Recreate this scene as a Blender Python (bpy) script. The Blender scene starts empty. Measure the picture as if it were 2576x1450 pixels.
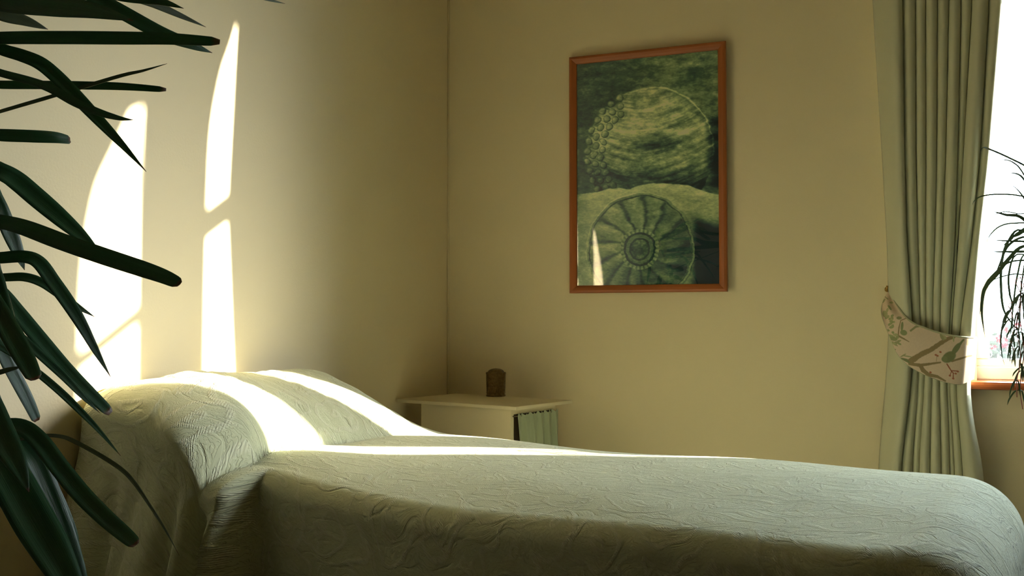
import bpy, bmesh, math, random
import numpy as np
from mathutils import Vector, Matrix, Euler
S = bpy.context.scene
COL = S.collection

# ------------------------------------------------------------------ camera
F = 2500.0                       # focal length in pixels of the 2576x1450 frame
YAW = math.radians(21.0)
PITCH = math.atan(80.0 / F)
CAM = Vector((1.676, -3.643, 1.15))
cd = bpy.data.cameras.new('camera'); cam = bpy.data.objects.new('camera', cd); COL.objects.link(cam)
cd.sensor_width = 36.0; cd.lens = 36.0 * F / 2576.0
cd.clip_start = 0.05; cd.clip_end = 200
cam.location = CAM
cam.rotation_euler = (math.radians(90) + PITCH, 0, YAW)
S.camera = cam

# ------------------------------------------------------------------ sky, sun, exposure
S.view_settings.view_transform = 'Standard'
S.view_settings.look = 'None'
S.view_settings.exposure = 1.22
S.view_settings.gamma = 1.0
S.view_settings.use_curve_mapping = False
W = bpy.data.worlds.new('sky'); S.world = W; W.use_nodes = True
wn = W.node_tree.nodes; wl = W.node_tree.links
bg = wn['Background']; bg.inputs['Color'].default_value = (0.70, 0.86, 1.0, 1); bg.inputs['Strength'].default_value = 15.0
SUN = Vector((1.0, 0.648, 0.376)).normalized()       # direction towards the sun
# hazy bright sky around the sun
tg = wn.new('ShaderNodeTexCoord'); dp = wn.new('ShaderNodeVectorMath'); dp.operation = 'DOT_PRODUCT'; dp.inputs[1].default_value = SUN
wl.new(tg.outputs['Generated'], dp.inputs[0])
mxm = wn.new('ShaderNodeMath'); mxm.operation = 'MAXIMUM'; mxm.inputs[1].default_value = 0.0; wl.new(dp.outputs['Value'], mxm.inputs[0])
pwm = wn.new('ShaderNodeMath'); pwm.operation = 'POWER'; pwm.inputs[1].default_value = 55.0; wl.new(mxm.outputs[0], pwm.inputs[0])
bg2 = wn.new('ShaderNodeBackground'); bg2.inputs['Color'].default_value = (1.0, 0.96, 0.88, 1)
scm = wn.new('ShaderNodeMath'); scm.operation = 'MULTIPLY'; scm.inputs[1].default_value = 46.0; wl.new(pwm.outputs[0], scm.inputs[0]); wl.new(scm.outputs[0], bg2.inputs['Strength'])
ads = wn.new('ShaderNodeAddShader'); wl.new(bg.outputs[0], ads.inputs[0]); wl.new(bg2.outputs[0], ads.inputs[1]); wl.new(ads.outputs[0], wn['World Output'].inputs['Surface'])
sd = bpy.data.lights.new('sun', 'SUN'); so = bpy.data.objects.new('sun', sd); COL.objects.link(so)
sd.energy = 24.0; sd.angle = math.radians(0.6); sd.color = (1.0, 0.90, 0.72)
so.location = (6, 4, 4)
so.rotation_euler = SUN.to_track_quat('Z', 'Y').to_euler()

S.cycles.max_bounces = 12
S.cycles.diffuse_bounces = 8
S.cycles.glossy_bounces = 4
S.cycles.transparent_max_bounces = 12
S.cycles.caustics_reflective = False
S.cycles.caustics_refractive = False
S.cycles.use_denoising = True
S.cycles.sample_clamp_indirect = 8.0

# daylight portals in the window openings (guide sampling only)
for nm, x0, x1, zz0, zz1 in (('portal_near', 1.93, 2.625, 0.95, 2.92), ('portal_far', 2.70, 3.50, 0.95, 2.80)):
    ad = bpy.data.lights.new(nm, 'AREA'); ao = bpy.data.objects.new(nm, ad); COL.objects.link(ao)
    ad.shape = 'RECTANGLE'; ad.size = x1 - x0; ad.size_y = zz1 - zz0
    ad.cycles.is_portal = True
    ao.location = ((x0 + x1) / 2, 0.16, (zz0 + zz1) / 2)
    ao.rotation_euler = (math.radians(-90), 0, 0)

# ------------------------------------------------------------------ measuring helpers
ca, sa = math.cos(YAW), math.sin(YAW); cp, sp = math.cos(PITCH), math.sin(PITCH)
RIGHT = Vector((ca, sa, 0)); FWD = Vector((-sa * cp, ca * cp, sp)); UP = RIGHT.cross(FWD)
def ray(px, py):
    return FWD + RIGHT * ((px - 1288) / F) + UP * ((725 - py) / F)
def at_depth(px, py, d): return CAM + ray(px, py) * d
def on_plane(px, py, axis, val):
    r = ray(px, py); return CAM + r * ((val - CAM[axis]) / r[axis])

# ------------------------------------------------------------------ object helpers
def tag(o, label=None, cat=None, group=None, kind=None):
    if label: o['label'] = label
    if cat: o['category'] = cat
    if group: o['group'] = group
    if kind: o['kind'] = kind
    return o
def empty(name, loc=(0, 0, 0), rz=0.0):
    o = bpy.data.objects.new(name, None); COL.objects.link(o); o.location = loc; o.rotation_euler = (0, 0, rz)
    o.empty_display_size = 0.1
    return o
def link_mesh(name, me, mat, parent=None, smooth=False):
    o = bpy.data.objects.new(name, me); COL.objects.link(o)
    if mat:
        for m in (mat if isinstance(mat, (list, tuple)) else [mat]): me.materials.append(m)
    if smooth:
        me.polygons.foreach_set('use_smooth', [True] * len(me.polygons))
    if parent:
        o.parent = parent
        bpy.context.view_layer.update()
        o.matrix_parent_inverse = parent.matrix_world.inverted()
    return o
def obj(name, bm, mat, parent=None, smooth=False):
    me = bpy.data.meshes.new(name); bm.normal_update(); bm.to_mesh(me); bm.free()
    return link_mesh(name, me, mat, parent, smooth)
def box(bm, lo, hi, bev=0.0, M=None):
    vs = [bm.verts.new((x, y, z)) for x in (lo[0], hi[0]) for y in (lo[1], hi[1]) for z in (lo[2], hi[2])]
    if M: 
        for v in vs: v.co = M @ v.co
    fs = [bm.faces.new([vs[i] for i in q]) for q in ((0, 1, 3, 2), (4, 6, 7, 5), (0, 4, 5, 1), (2, 3, 7, 6), (0, 2, 6, 4), (1, 5, 7, 3))]
    if bev:
        es = set(e for f in fs for e in f.edges)
        bmesh.ops.bevel(bm, geom=list(es), offset=bev, segments=2, affect='EDGES', profile=0.6)
def tube(bm, pts, r, n=10, cap=True):
    pts = [Vector(p) for p in pts]; rs = r if isinstance(r, (list, tuple)) else [r] * len(pts)
    rings = []; ref = Vector((0, 0, 1))
    for i, p in enumerate(pts):
        t = (pts[min(i + 1, len(pts) - 1)] - pts[max(i - 1, 0)]).normalized()
        if abs(t.dot(ref)) > 0.95: ref = Vector((1, 0, 0)) if abs(t.x) < 0.9 else Vector((0, 1, 0))
        u = t.cross(ref).normalized(); v = t.cross(u).normalized()
        rings.append([bm.verts.new(p + (u * math.cos(a) + v * math.sin(a)) * rs[i]) for a in [2 * math.pi * k / n for k in range(n)]])
    for a, b in zip(rings, rings[1:]):
        for k in range(n): bm.faces.new((a[k], a[(k + 1) % n], b[(k + 1) % n], b[k]))
    if cap:
        bm.faces.new(rings[0][::-1]); bm.faces.new(rings[-1])
def lathe(bm, prof, c=(0, 0, 0), n=48):
    rings = []
    for r, z in prof:
        if r < 1e-5: rings.append([bm.verts.new((c[0], c[1], c[2] + z))])
        else: rings.append([bm.verts.new((c[0] + r * math.cos(2 * math.pi * k / n), c[1] + r * math.sin(2 * math.pi * k / n), c[2] + z)) for k in range(n)])
    for a, b in zip(rings, rings[1:]):
        for k in range(n):
            k2 = (k + 1) % n
            if len(a) == 1 and len(b) == 1: continue
            if len(a) == 1: bm.faces.new((a[0], b[k], b[k2]))
            elif len(b) == 1: bm.faces.new((a[k], b[0], a[k2]))
            else: bm.faces.new((a[k], b[k], b[k2], a[k2]))
def catmull(pts, n):
    P = [np.array(p, float) for p in pts]
    P = [2 * P[0] - P[1]] + P + [2 * P[-1] - P[-2]]
    seg = len(P) - 3; out = []
    for i in range(n + 1):
        s = i / n * seg; k = min(int(s), seg - 1); t = s - k
        a, b, c, d = P[k:k + 4]
        out.append(0.5 * ((2 * b) + (-a + c) * t + (2 * a - 5 * b + 4 * c - d) * t * t + (-a + 3 * b - 3 * c + d) * t ** 3))
    return out
def grid_mesh(name, V, nu, nv, uv=None, closed_u=False, colors=None):
    """V: array (nu, nv, 3)."""
    V = np.asarray(V, np.float32).reshape(-1, 3)
    iu = np.arange(nu if closed_u else nu - 1); jv = np.arange(nv - 1)
    I, J = np.meshgrid(iu, jv, indexing='ij')
    I2 = (I + 1) % nu
    Fc = np.stack([I * nv + J, I2 * nv + J, I2 * nv + J + 1, I * nv + J + 1], -1).reshape(-1, 4)
    me = bpy.data.meshes.new(name)
    me.vertices.add(len(V)); me.vertices.foreach_set('co', V.ravel())
    me.loops.add(Fc.size); me.loops.foreach_set('vertex_index', Fc.ravel().astype(np.int32))
    me.polygons.add(len(Fc)); me.polygons.foreach_set('loop_start', np.arange(0, Fc.size, 4, dtype=np.int32))
    me.update(calc_edges=True)
    if uv is not None:
        l = me.uv_layers.new(name='UVMap'); l.data.foreach_set('uv', np.asarray(uv, np.float32).reshape(-1, 2)[Fc.ravel()].ravel())
    if colors is not None:
        at = me.color_attributes.new('print', 'FLOAT_COLOR', 'POINT')
        c = np.ones((len(V), 4), np.float32); c[:, :3] = np.asarray(colors, np.float32).reshape(-1, 3)
        at.data.foreach_set('color', c.ravel())
    me.validate()
    return me

# ------------------------------------------------------------------ materials
def lin(c):
    return tuple(((x / 255) / 12.92 if x / 255 <= 0.04045 else ((x / 255 + 0.055) / 1.055) ** 2.4) for x in c)
class NT:
    def __init__(s, name):
        s.m = bpy.data.materials.new(name); s.m.use_nodes = True
        s.n = s.m.node_tree.nodes; s.l = s.m.node_tree.links; s.b = s.n['Principled BSDF']; s.out = s.n['Material Output']
    def add(s, t, **k):
        n = s.n.new(t)
        for a, v in k.items():
            if a.startswith('_'): n.inputs[a[1:]].default_value = v
            else: setattr(n, a, v)
        return n
    def link(s, a, b): s.l.new(a, b)
def V(x): return (x[0], x[1], x[2], 1)
def simple(name, col, rough=0.6, metal=0.0, nscale=0, namt=0.1, bump=0.0, bscale=200, spec=0.5, bdist=0.002, stretch=None):
    t = NT(name); b = t.b
    b.inputs['Base Color'].default_value = V(col); b.inputs['Roughness'].default_value = rough
    b.inputs['Metallic'].default_value = metal; b.inputs['Specular IOR Level'].default_value = spec
    tc = t.add('ShaderNodeTexCoord'); mp = t.add('ShaderNodeMapping'); t.link(tc.outputs['Object'], mp.inputs['Vector'])
    if stretch: mp.inputs['Scale'].default_value = stretch
    if nscale:
        n = t.add('ShaderNodeTexNoise'); n.inputs['Scale'].default_value = nscale; n.inputs['Detail'].default_value = 5
        r = t.add('ShaderNodeMix', data_type='RGBA'); t.link(mp.outputs[0], n.inputs['Vector'])
        t.link(n.outputs['Fac'], r.inputs[0])
        r.inputs[6].default_value = V([c * (1 - namt) for c in col]); r.inputs[7].default_value = V([min(1, c * (1 + namt)) for c in col])
        t.link(r.outputs[2], b.inputs['Base Color'])
    if bump:
        n = t.add('ShaderNodeTexNoise'); n.inputs['Scale'].default_value = bscale; n.inputs['Detail'].default_value = 6
        bp = t.add('ShaderNodeBump'); bp.inputs['Strength'].default_value = bump; bp.inputs['Distance'].default_value = bdist
        t.link(mp.outputs[0], n.inputs['Vector']); t.link(n.outputs['Fac'], bp.inputs['Height']); t.link(bp.outputs[0], b.inputs['Normal'])
    return t.m
M_WALL = simple('cream_wall_paint', (0.765, 0.665, 0.45), 0.85, nscale=1.5, namt=0.015, bump=0.25, bscale=160, bdist=0.0015, spec=0.25)
M_DIM = simple('darkened_unseen_wall', (0.15, 0.105, 0.045), 0.7, nscale=4, namt=0.1)  # unseen right and front walls, colour darkened to cut bounce light on the bedside
M_CEIL = simple('ceiling_paint', (0.72, 0.66, 0.5), 0.9)
M_FLOOR = simple('brown_carpet', (0.075, 0.05, 0.024), 0.95, nscale=60, namt=0.3, bump=0.6, bscale=400)
M_WHITE = simple('white_window_paint', (0.85, 0.82, 0.74), 0.4)
M_CREAMP = simple('cream_cabinet_paint', (0.66, 0.58, 0.40), 0.5, nscale=6, namt=0.03)
M_DARKIN = simple('cabinet_inside', (0.10, 0.08, 0.05), 0.9)
M_SKIRT = simple('skirting_paint', (0.75, 0.7, 0.55), 0.5)
M_WOOD = simple('reddish_brown_wood', (0.34, 0.095, 0.022), 0.42, nscale=40, namt=0.35, stretch=(1, 1, 0.08), bump=0.15, bscale=60)
M_WOODH = simple('reddish_brown_wood_rail', (0.34, 0.095, 0.022), 0.42, nscale=40, namt=0.35, stretch=(0.08, 1, 1), bump=0.15, bscale=60)
M_SILL = simple('varnished_sill_wood', (0.30, 0.085, 0.025), 0.3, nscale=30, namt=0.25, stretch=(0.08, 1, 1))
M_BRASS = simple('hook_brass', (0.55, 0.36, 0.12), 0.3, 1.0)
M_BARK = simple('cane_bark', (0.22, 0.17, 0.10), 0.9, nscale=40, namt=0.3, bump=0.5, bscale=60)
M_POT = simple('terracotta', (0.42, 0.19, 0.10), 0.8, nscale=20, namt=0.1)
M_POTW = simple('pale_glazed_pot', (0.6, 0.58, 0.5), 0.35)
M_SOIL = simple('soil', (0.05, 0.035, 0.02), 1.0, bump=0.8, bscale=80)
M_CORD = simple('hanging_cord', (0.35, 0.3, 0.2), 0.8)
M_MATT = simple('couch_vinyl', (0.4, 0.36, 0.28), 0.6)
M_LAWN = simple('lawn', (0.012, 0.017, 0.009), 0.95, nscale=3, namt=0.2)
M_SHRUB = simple('shrub_leaf', (0.024, 0.031, 0.022), 0.8, nscale=8, namt=0.5, spec=0.1)
M_RED = simple('red_petal', (0.16, 0.015, 0.02), 0.7, spec=0.1)

def thin_glass(name, refl=1.0, dust=0.0):
    t = NT(name); t.n.remove(t.b)
    tr = t.add('ShaderNodeBsdfTransparent'); gl = t.add('ShaderNodeBsdfGlossy'); gl.inputs['Roughness'].default_value = 0.01
    ge = t.add('ShaderNodeNewGeometry'); dt = t.add('ShaderNodeVectorMath', operation='DOT_PRODUCT')
    t.link(ge.outputs['Incoming'], dt.inputs[0]); t.link(ge.outputs['Normal'], dt.inputs[1])
    ab = t.add('ShaderNodeMath', operation='ABSOLUTE'); t.link(dt.outputs['Value'], ab.inputs[0])
    om = t.add('ShaderNodeMath', operation='SUBTRACT'); om.inputs[0].default_value = 1.0; t.link(ab.outputs[0], om.inputs[1])
    pw = t.add('ShaderNodeMath', operation='POWER'); pw.inputs[1].default_value = 5.0; t.link(om.outputs[0], pw.inputs[0])
    fr = t.add('ShaderNodeMath', operation='MULTIPLY_ADD'); fr.inputs[1].default_value = 0.96; fr.inputs[2].default_value = 0.04; t.link(pw.outputs[0], fr.inputs[0])
    mx = t.add('ShaderNodeMixShader'); mu = t.add('ShaderNodeMath', operation='MULTIPLY'); mu.inputs[1].default_value = refl
    t.link(fr.outputs[0], mu.inputs[0]); t.link(mu.outputs[0], mx.inputs[0]); t.link(tr.outputs[0], mx.inputs[1]); t.link(gl.outputs[0], mx.inputs[2])
    o = mx.outputs[0]
    if dust:
        df = t.add('ShaderNodeBsdfTranslucent'); df.inputs['Color'].default_value = (0.9, 0.9, 0.9, 1)
        m2 = t.add('ShaderNodeMixShader'); m2.inputs[0].default_value = dust
        t.link(o, m2.inputs[1]); t.link(df.outputs[0], m2.inputs[2]); o = m2.outputs[0]
    t.link(o, t.out.inputs['Surface'])
    return t.m
M_PANE = thin_glass('window_glass', 1.0, 0.008)
M_PGLASS = thin_glass('picture_glass', 1.6)

def cloth(name, col, rough=0.8, sheen=0.15, weave=900, trans=0.0, namt=0.05):
    t = NT(name); b = t.b
    b.inputs['Roughness'].default_value = rough; b.inputs['Specular IOR Level'].default_value = 0.2
    b.inputs['Sheen Weight'].default_value = sheen
    tc = t.add('ShaderNodeTexCoord')
    n = t.add('ShaderNodeTexNoise', _Scale=weave, _Detail=2.0); t.link(tc.outputs['Object'], n.inputs['Vector'])
    r = t.add('ShaderNodeMix', data_type='RGBA'); t.link(n.outputs['Fac'], r.inputs[0])
    r.inputs[6].default_value = V([c * (1 - namt) for c in col]); r.inputs[7].default_value = V([c * (1 + namt) for c in col])
    t.link(r.outputs[2], b.inputs['Base Color'])
    bp = t.add('ShaderNodeBump', _Strength=0.15, _Distance=0.0005); t.link(n.outputs['Fac'], bp.inputs['Height']); t.link(bp.outputs[0], b.inputs['Normal'])
    if trans:
        tl = t.add('ShaderNodeBsdfTranslucent'); t.link(r.outputs[2], tl.inputs['Color'])
        mx = t.add('ShaderNodeMixShader'); mx.inputs[0].default_value = trans
        t.link(b.outputs[0], mx.inputs[1]); t.link(tl.outputs[0], mx.inputs[2]); t.link(mx.outputs[0], t.out.inputs['Surface'])
    return t.m
M_CURT = cloth('sage_curtain_fabric', (0.57, 0.57, 0.42), 0.6, 0.2)
M_CABC = cloth('mint_cabinet_curtain', (0.31, 0.345, 0.235), 0.8)
M_PIPE = cloth('piping_green', (0.42, 0.41, 0.27), 0.8)

def printed(name, rough=0.8):
    t = NT(name); a = t.add('ShaderNodeVertexColor', layer_name='print')
    t.link(a.outputs['Color'], t.b.inputs['Base Color']); t.b.inputs['Roughness'].default_value = rough
    t.b.inputs['Specular IOR Level'].default_value = 0.2
    return t.m
M_PRINT = printed('poster_print', 0.7)
M_TIE = printed('tieback_print', 0.75)

def brass():
    t = NT('embossed_brass'); b = t.b
    tc = t.add('ShaderNodeTexCoord')
    vo = t.add('ShaderNodeTexVoronoi', feature='SMOOTH_F1', _Scale=95.0); t.link(tc.outputs['Object'], vo.inputs['Vector'])
    no = t.add('ShaderNodeTexNoise', _Scale=140.0, _Detail=4.0); t.link(tc.outputs['Object'], no.inputs['Vector'])
    ad = t.add('ShaderNodeMath', operation='ADD'); t.link(vo.outputs['Distance'], ad.inputs[0]); t.link(no.outputs['Fac'], ad.inputs[1])
    bp = t.add('ShaderNodeBump', _Strength=0.9, _Distance=0.004); t.link(ad.outputs[0], bp.inputs['Height']); t.link(bp.outputs[0], b.inputs['Normal'])
    r = t.add('ShaderNodeMix', data_type='RGBA'); t.link(no.outputs['Fac'], r.inputs[0])
    r.inputs[6].default_value = (0.05, 0.03, 0.015, 1); r.inputs[7].default_value = (0.24, 0.16, 0.055, 1)
    t.link(r.outputs[2], b.inputs['Base Color']); b.inputs['Metallic'].default_value = 0.75; b.inputs['Roughness'].default_value = 0.42
    return t.m
M_LANT = brass()

def leaf_mat(name, dark, light, tip, rough=0.38, trans=0.12):
    t = NT(name); b = t.b
    uv = t.add('ShaderNodeTexCoord'); sx = t.add('ShaderNodeSeparateXYZ'); t.link(uv.outputs['UV'], sx.inputs[0])
    mp = t.add('ShaderNodeMapping'); mp.inputs['Scale'].default_value = (1.2, 26, 1); t.link(uv.outputs['UV'], mp.inputs['Vector'])
    n = t.add('ShaderNodeTexNoise', _Scale=1.6, _Detail=4.0); t.link(mp.outputs[0], n.inputs['Vector'])
    r = t.add('ShaderNodeMix', data_type='RGBA'); t.link(n.outputs['Fac'], r.inputs[0]); r.inputs[6].default_value = V(dark); r.inputs[7].default_value = V(light)
    n2 = t.add('ShaderNodeTexNoise', _Scale=9.0); t.link(uv.outputs['UV'], n2.inputs['Vector'])
    ad = t.add('ShaderNodeMath', operation='MULTIPLY_ADD'); ad.inputs[1].default_value = 0.03; t.link(n2.outputs['Fac'], ad.inputs[0]); t.link(sx.outputs['X'], ad.inputs[2])
    rp = t.add('ShaderNodeMapRange'); rp.inputs['From Min'].default_value = 0.985; rp.inputs['From Max'].default_value = 1.0; t.link(ad.outputs[0], rp.inputs['Value'])
    r2 = t.add('ShaderNodeMix', data_type='RGBA'); t.link(rp.outputs[0], r2.inputs[0]); t.link(r.outputs[2], r2.inputs[6]); r2.inputs[7].default_value = V(tip)
    t.link(r2.outputs[2], b.inputs['Base Color']); b.inputs['Roughness'].default_value = rough; b.inputs['Specular IOR Level'].default_value = 0.5
    bp = t.add('ShaderNodeBump', _Strength=0.6, _Distance=0.0015); t.link(n.outputs['Fac'], bp.inputs['Height']); t.link(bp.outputs[0], b.inputs['Normal'])
    tl = t.add('ShaderNodeBsdfTranslucent'); tl.inputs['Color'].default_value = V([min(1, c * 2.2) for c in light])
    mx = t.add('ShaderNodeMixShader'); mx.inputs[0].default_value = trans
    t.link(b.outputs[0], mx.inputs[1]); t.link(tl.outputs[0], mx.inputs[2]); t.link(mx.outputs[0], t.out.inputs['Surface'])
    return t.m
M_LEAF = leaf_mat('dracaena_leaf', (0.013, 0.052, 0.018), (0.042, 0.13, 0.055), (0.16, 0.05, 0.02), 0.32, 0.2)
M_LEAFG = leaf_mat('dracaena_leaf_underside', (0.06, 0.09, 0.045), (0.14, 0.17, 0.09), (0.16, 0.05, 0.02))
M_LEAF2 = leaf_mat('trailing_leaf', (0.022, 0.055, 0.025), (0.075, 0.12, 0.05), (0.3, 0.22, 0.1), 0.4, 0.12)
M_ROOT = simple('runner_stem', (0.30, 0.10, 0.08), 0.7)

def spread_mat():
    t = NT('sage_matelasse_cotton'); b = t.b
    uv = t.add('ShaderNodeTexCoord')
    nz = t.add('ShaderNodeTexNoise', _Scale=7.0, _Detail=2.0); t.link(uv.outputs['UV'], nz.inputs['Vector'])
    sb = t.add('ShaderNodeVectorMath', operation='SUBTRACT'); t.link(nz.outputs['Color'], sb.inputs[0]); sb.inputs[1].default_value = (0.5, 0.5, 0.5)
    sc = t.add('ShaderNodeVectorMath', operation='SCALE'); sc.inputs['Scale'].default_value = 0.17; t.link(sb.outputs[0], sc.inputs[0])
    ad = t.add('ShaderNodeVectorMath', operation='ADD'); t.link(uv.outputs['UV'], ad.inputs[0]); t.link(sc.outputs[0], ad.inputs[1])
    vo = t.add('ShaderNodeTexVoronoi', feature='F1', _Scale=8.5, voronoi_dimensions='2D'); vo.inputs['Randomness'].default_value = 0.8; t.link(ad.outputs[0], vo.inputs['Vector'])
    ve = t.add('ShaderNodeTexVoronoi', feature='DISTANCE_TO_EDGE', _Scale=19.0, voronoi_dimensions='2D'); t.link(ad.outputs[0], ve.inputs['Vector'])
    # concentric scallop lines
    m1 = t.add('ShaderNodeMath', operation='MULTIPLY'); m1.inputs[1].default_value = 19.0; t.link(vo.outputs['Distance'], m1.inputs[0])
    s1 = t.add('ShaderNodeMath', operation='SINE'); t.link(m1.outputs[0], s1.inputs[0])
    p1 = t.add('ShaderNodeMapRange', interpolation_type='SMOOTHSTEP'); p1.inputs['From Min'].default_value = 0.55; p1.inputs['From Max'].default_value = 0.98; t.link(s1.outputs[0], p1.inputs['Value'])
    # small cell borders
    p2 = t.add('ShaderNodeMapRange', interpolation_type='SMOOTHSTEP'); p2.inputs['From Min'].default_value = 0.0; p2.inputs['From Max'].default_value = 0.10
    p2.inputs['To Min'].default_value = 1.0; p2.inputs['To Max'].default_value = 0.0; t.link(ve.outputs['Distance'], p2.inputs['Value'])
    mk = t.add('ShaderNodeTexNoise', _Scale=11.0, _Detail=1.0); t.link(uv.outputs['UV'], mk.inputs['Vector'])
    pm = t.add('ShaderNodeMapRange', interpolation_type='SMOOTHSTEP'); pm.inputs['From Min'].default_value = 0.44; pm.inputs['From Max'].default_value = 0.6; t.link(mk.outputs['Fac'], pm.inputs['Value'])
    a2 = t.add('ShaderNodeMath', operation='MULTIPLY'); t.link(p2.outputs[0], a2.inputs[0]); t.link(pm.outputs[0], a2.inputs[1])
    mx = t.add('ShaderNodeMath', operation='MAXIMUM'); t.link(p1.outputs[0], mx.inputs[0]); t.link(a2.outputs[0], mx.inputs[1])
    # fine crinkle ribs
    wv = t.add('ShaderNodeTexWave', _Scale=52.0, _Distortion=14.0, _Detail=2.5); wv.inputs['Detail Scale'].default_value = 2.2; wv.bands_direction = 'Y'; t.link(ad.outputs[0], wv.inputs['Vector'])
    # thread ticks
    wt = t.add('ShaderNodeTexWave', _Scale=130.0, _Distortion=3.0, _Detail=1.0); wt.bands_direction = 'DIAGONAL'; t.link(uv.outputs['UV'], wt.inputs['Vector'])
    tk = t.add('ShaderNodeMath', operation='MULTIPLY'); t.link(wt.outputs['Fac'], tk.inputs[0]); t.link(mx.outputs[0], tk.inputs[1])
    gv = t.add('ShaderNodeMapRange', interpolation_type='SMOOTHSTEP'); gv.inputs['From Min'].default_value = 0.62; gv.inputs['From Max'].default_value = 0.97; t.link(wv.outputs['Fac'], gv.inputs['Value'])
    h1 = t.add('ShaderNodeMath', operation='MULTIPLY_ADD'); h1.inputs[1].default_value = -0.55; t.link(gv.outputs[0], h1.inputs[0]); t.link(mx.outputs[0], h1.inputs[2])
    h2 = t.add('ShaderNodeMath', operation='MULTIPLY_ADD'); h2.inputs[1].default_value = -0.5; t.link(tk.outputs[0], h2.inputs[0]); t.link(h1.outputs[0], h2.inputs[2])
    bp = t.add('ShaderNodeBump', _Strength=0.8, _Distance=0.0026)
    # short drawn-out wrinkles running along the length of the cloth
    wm = t.add('ShaderNodeMapping'); wm.inputs['Scale'].default_value = (11, 75, 1); t.link(ad.outputs[0], wm.inputs['Vector'])
    wn_ = t.add('ShaderNodeTexNoise', _Scale=1.0, _Detail=2.0); t.link(wm.outputs[0], wn_.inputs['Vector'])
    wr = t.add('ShaderNodeMapRange', interpolation_type='SMOOTHSTEP'); wr.inputs['From Min'].default_value = 0.56; wr.inputs['From Max'].default_value = 0.68; t.link(wn_.outputs['Fac'], wr.inputs['Value'])
    h3 = t.add('ShaderNodeMath', operation='MULTIPLY_ADD'); h3.inputs[1].default_value = -0.9; t.link(wr.outputs[0], h3.inputs[0]); t.link(h2.outputs[0], h3.inputs[2])
    t.link(h3.outputs[0], bp.inputs['Height']); t.link(bp.outputs[0], b.inputs['Normal'])
    cr = t.add('ShaderNodeMix', data_type='RGBA'); t.link(mx.outputs[0], cr.inputs[0])
    cr.inputs[6].default_value = (0.53, 0.555, 0.36, 1); cr.inputs[7].default_value = (0.60, 0.615, 0.43, 1)
    t.link(cr.outputs[2], b.inputs['Base Color'])
    b.inputs['Roughness'].default_value = 0.85; b.inputs['Specular IOR Level'].default_value = 0.2; b.inputs['Sheen Weight'].default_value = 0.15
    return t.m
M_SPREAD = spread_mat()

# ------------------------------------------------------------------ the room
XR, YF, ZC = 4.3, -5.4, 3.05
def struct(name, parts, mat):
    bm = bmesh.new()
    for lo, hi in parts: box(bm, lo, hi)
    return tag(obj(name, bm, mat), kind='structure')
struct('floor', [((-0.15, YF - .15, -0.15), (XR + .15, 0.14, 0))], M_FLOOR)
struct('ceiling', [((-0.15, YF - .15, ZC), (XR + .15, 0.14, ZC + 0.15))], M_CEIL)
struct('wall_left', [((-0.15, YF - .15, 0), (0, 0.14, ZC))], M_WALL)
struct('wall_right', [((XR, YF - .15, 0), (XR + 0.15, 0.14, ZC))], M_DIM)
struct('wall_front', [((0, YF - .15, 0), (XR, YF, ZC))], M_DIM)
W1 = (1.932, 2.625, 0.925, 2.92); W2 = (2.70, 3.50, 0.925, 2.80); TH = 0.14
struct('wall_back', [((0, 0, 0), (XR, TH, 0.925)), ((0, 0, 0.925), (W1[0], TH, ZC)), ((W1[0], 0, W1[3]), (W1[1], TH, ZC)),
                     ((W1[1], 0, 0.925), (W2[0], TH, ZC)), ((W2[0], 0, W2[3]), (W2[1], TH, ZC)), ((W2[1], 0, 0.925), (XR, TH, ZC))], M_WALL)
struct('baseboard_back', [((0.018, -0.018, 0), (XR, 0, 0.11))], M_SKIRT)
struct('baseboard_left', [((0, YF, 0), (0.018, 0, 0.11))], M_SKIRT)
# filled seam of lining paper running down the corner
bm = bmesh.new(); tube(bm, [(0.003, -0.003, 0.11), (0.004, -0.0035, 1.2), (0.003, -0.003, ZC)], 0.0035, 6)
tag(obj('trim_1', bm, M_WALL, smooth=True), kind='structure')

def window(name, w, bar_z, bar_h):
    x0, x1, z0, z1 = w
    root = tag(empty(name, (x0, 0.10, z0)), kind='structure')
    zs = 0.948
    bm = bmesh.new()
    box(bm, (x0, 0.075, zs), (x1, 0.135, 0.993), 0.004)           # bottom rail of the fixed frame
    box(bm, (x0, 0.082, 0.993), (x1, 0.125, 1.018), 0.004)        # sash bottom rail
    box(bm, (x0, 0.078, 1.018), (x0 + 0.046, 0.128, z1), 0.004)
    box(bm, (x1 - 0.046, 0.078, 1.018), (x1, 0.128, z1), 0.004)
    box(bm, (x0 + .046, 0.078, z1 - 0.05), (x1 - .046, 0.128, z1), 0.004)
    obj('window_frame', bm, M_WHITE, root)
    bm = bmesh.new(); box(bm, (x0 + .046, 0.085, bar_z - bar_h / 2), (x1 - .046, 0.12, bar_z + bar_h / 2), 0.003)
    obj('transom', bm, M_WHITE, root)
    bm = bmesh.new(); box(bm, (x0 + .04, 0.100, 1.01), (x1 - .04, 0.104, z1 - 0.04))
    obj('pane', bm, M_PANE, root)
    bm = bmesh.new()
    box(bm, (x0 - 0.0, 0.0, 0.925), (x1 + 0.0, 0.085, zs))
    obj('sill_bed', bm, M_SILL, root)
    return root
w1 = window('window_1', W1, 2.335, 0.062)
w2 = window('window_2', W2, 2.24, 0.030)
bm = bmesh.new(); box(bm, (1.86, -0.05, 0.920), (3.52, 0.0, 0.948), 0.011)
tag(obj('trim_2', bm, M_SILL), kind='structure')

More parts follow.
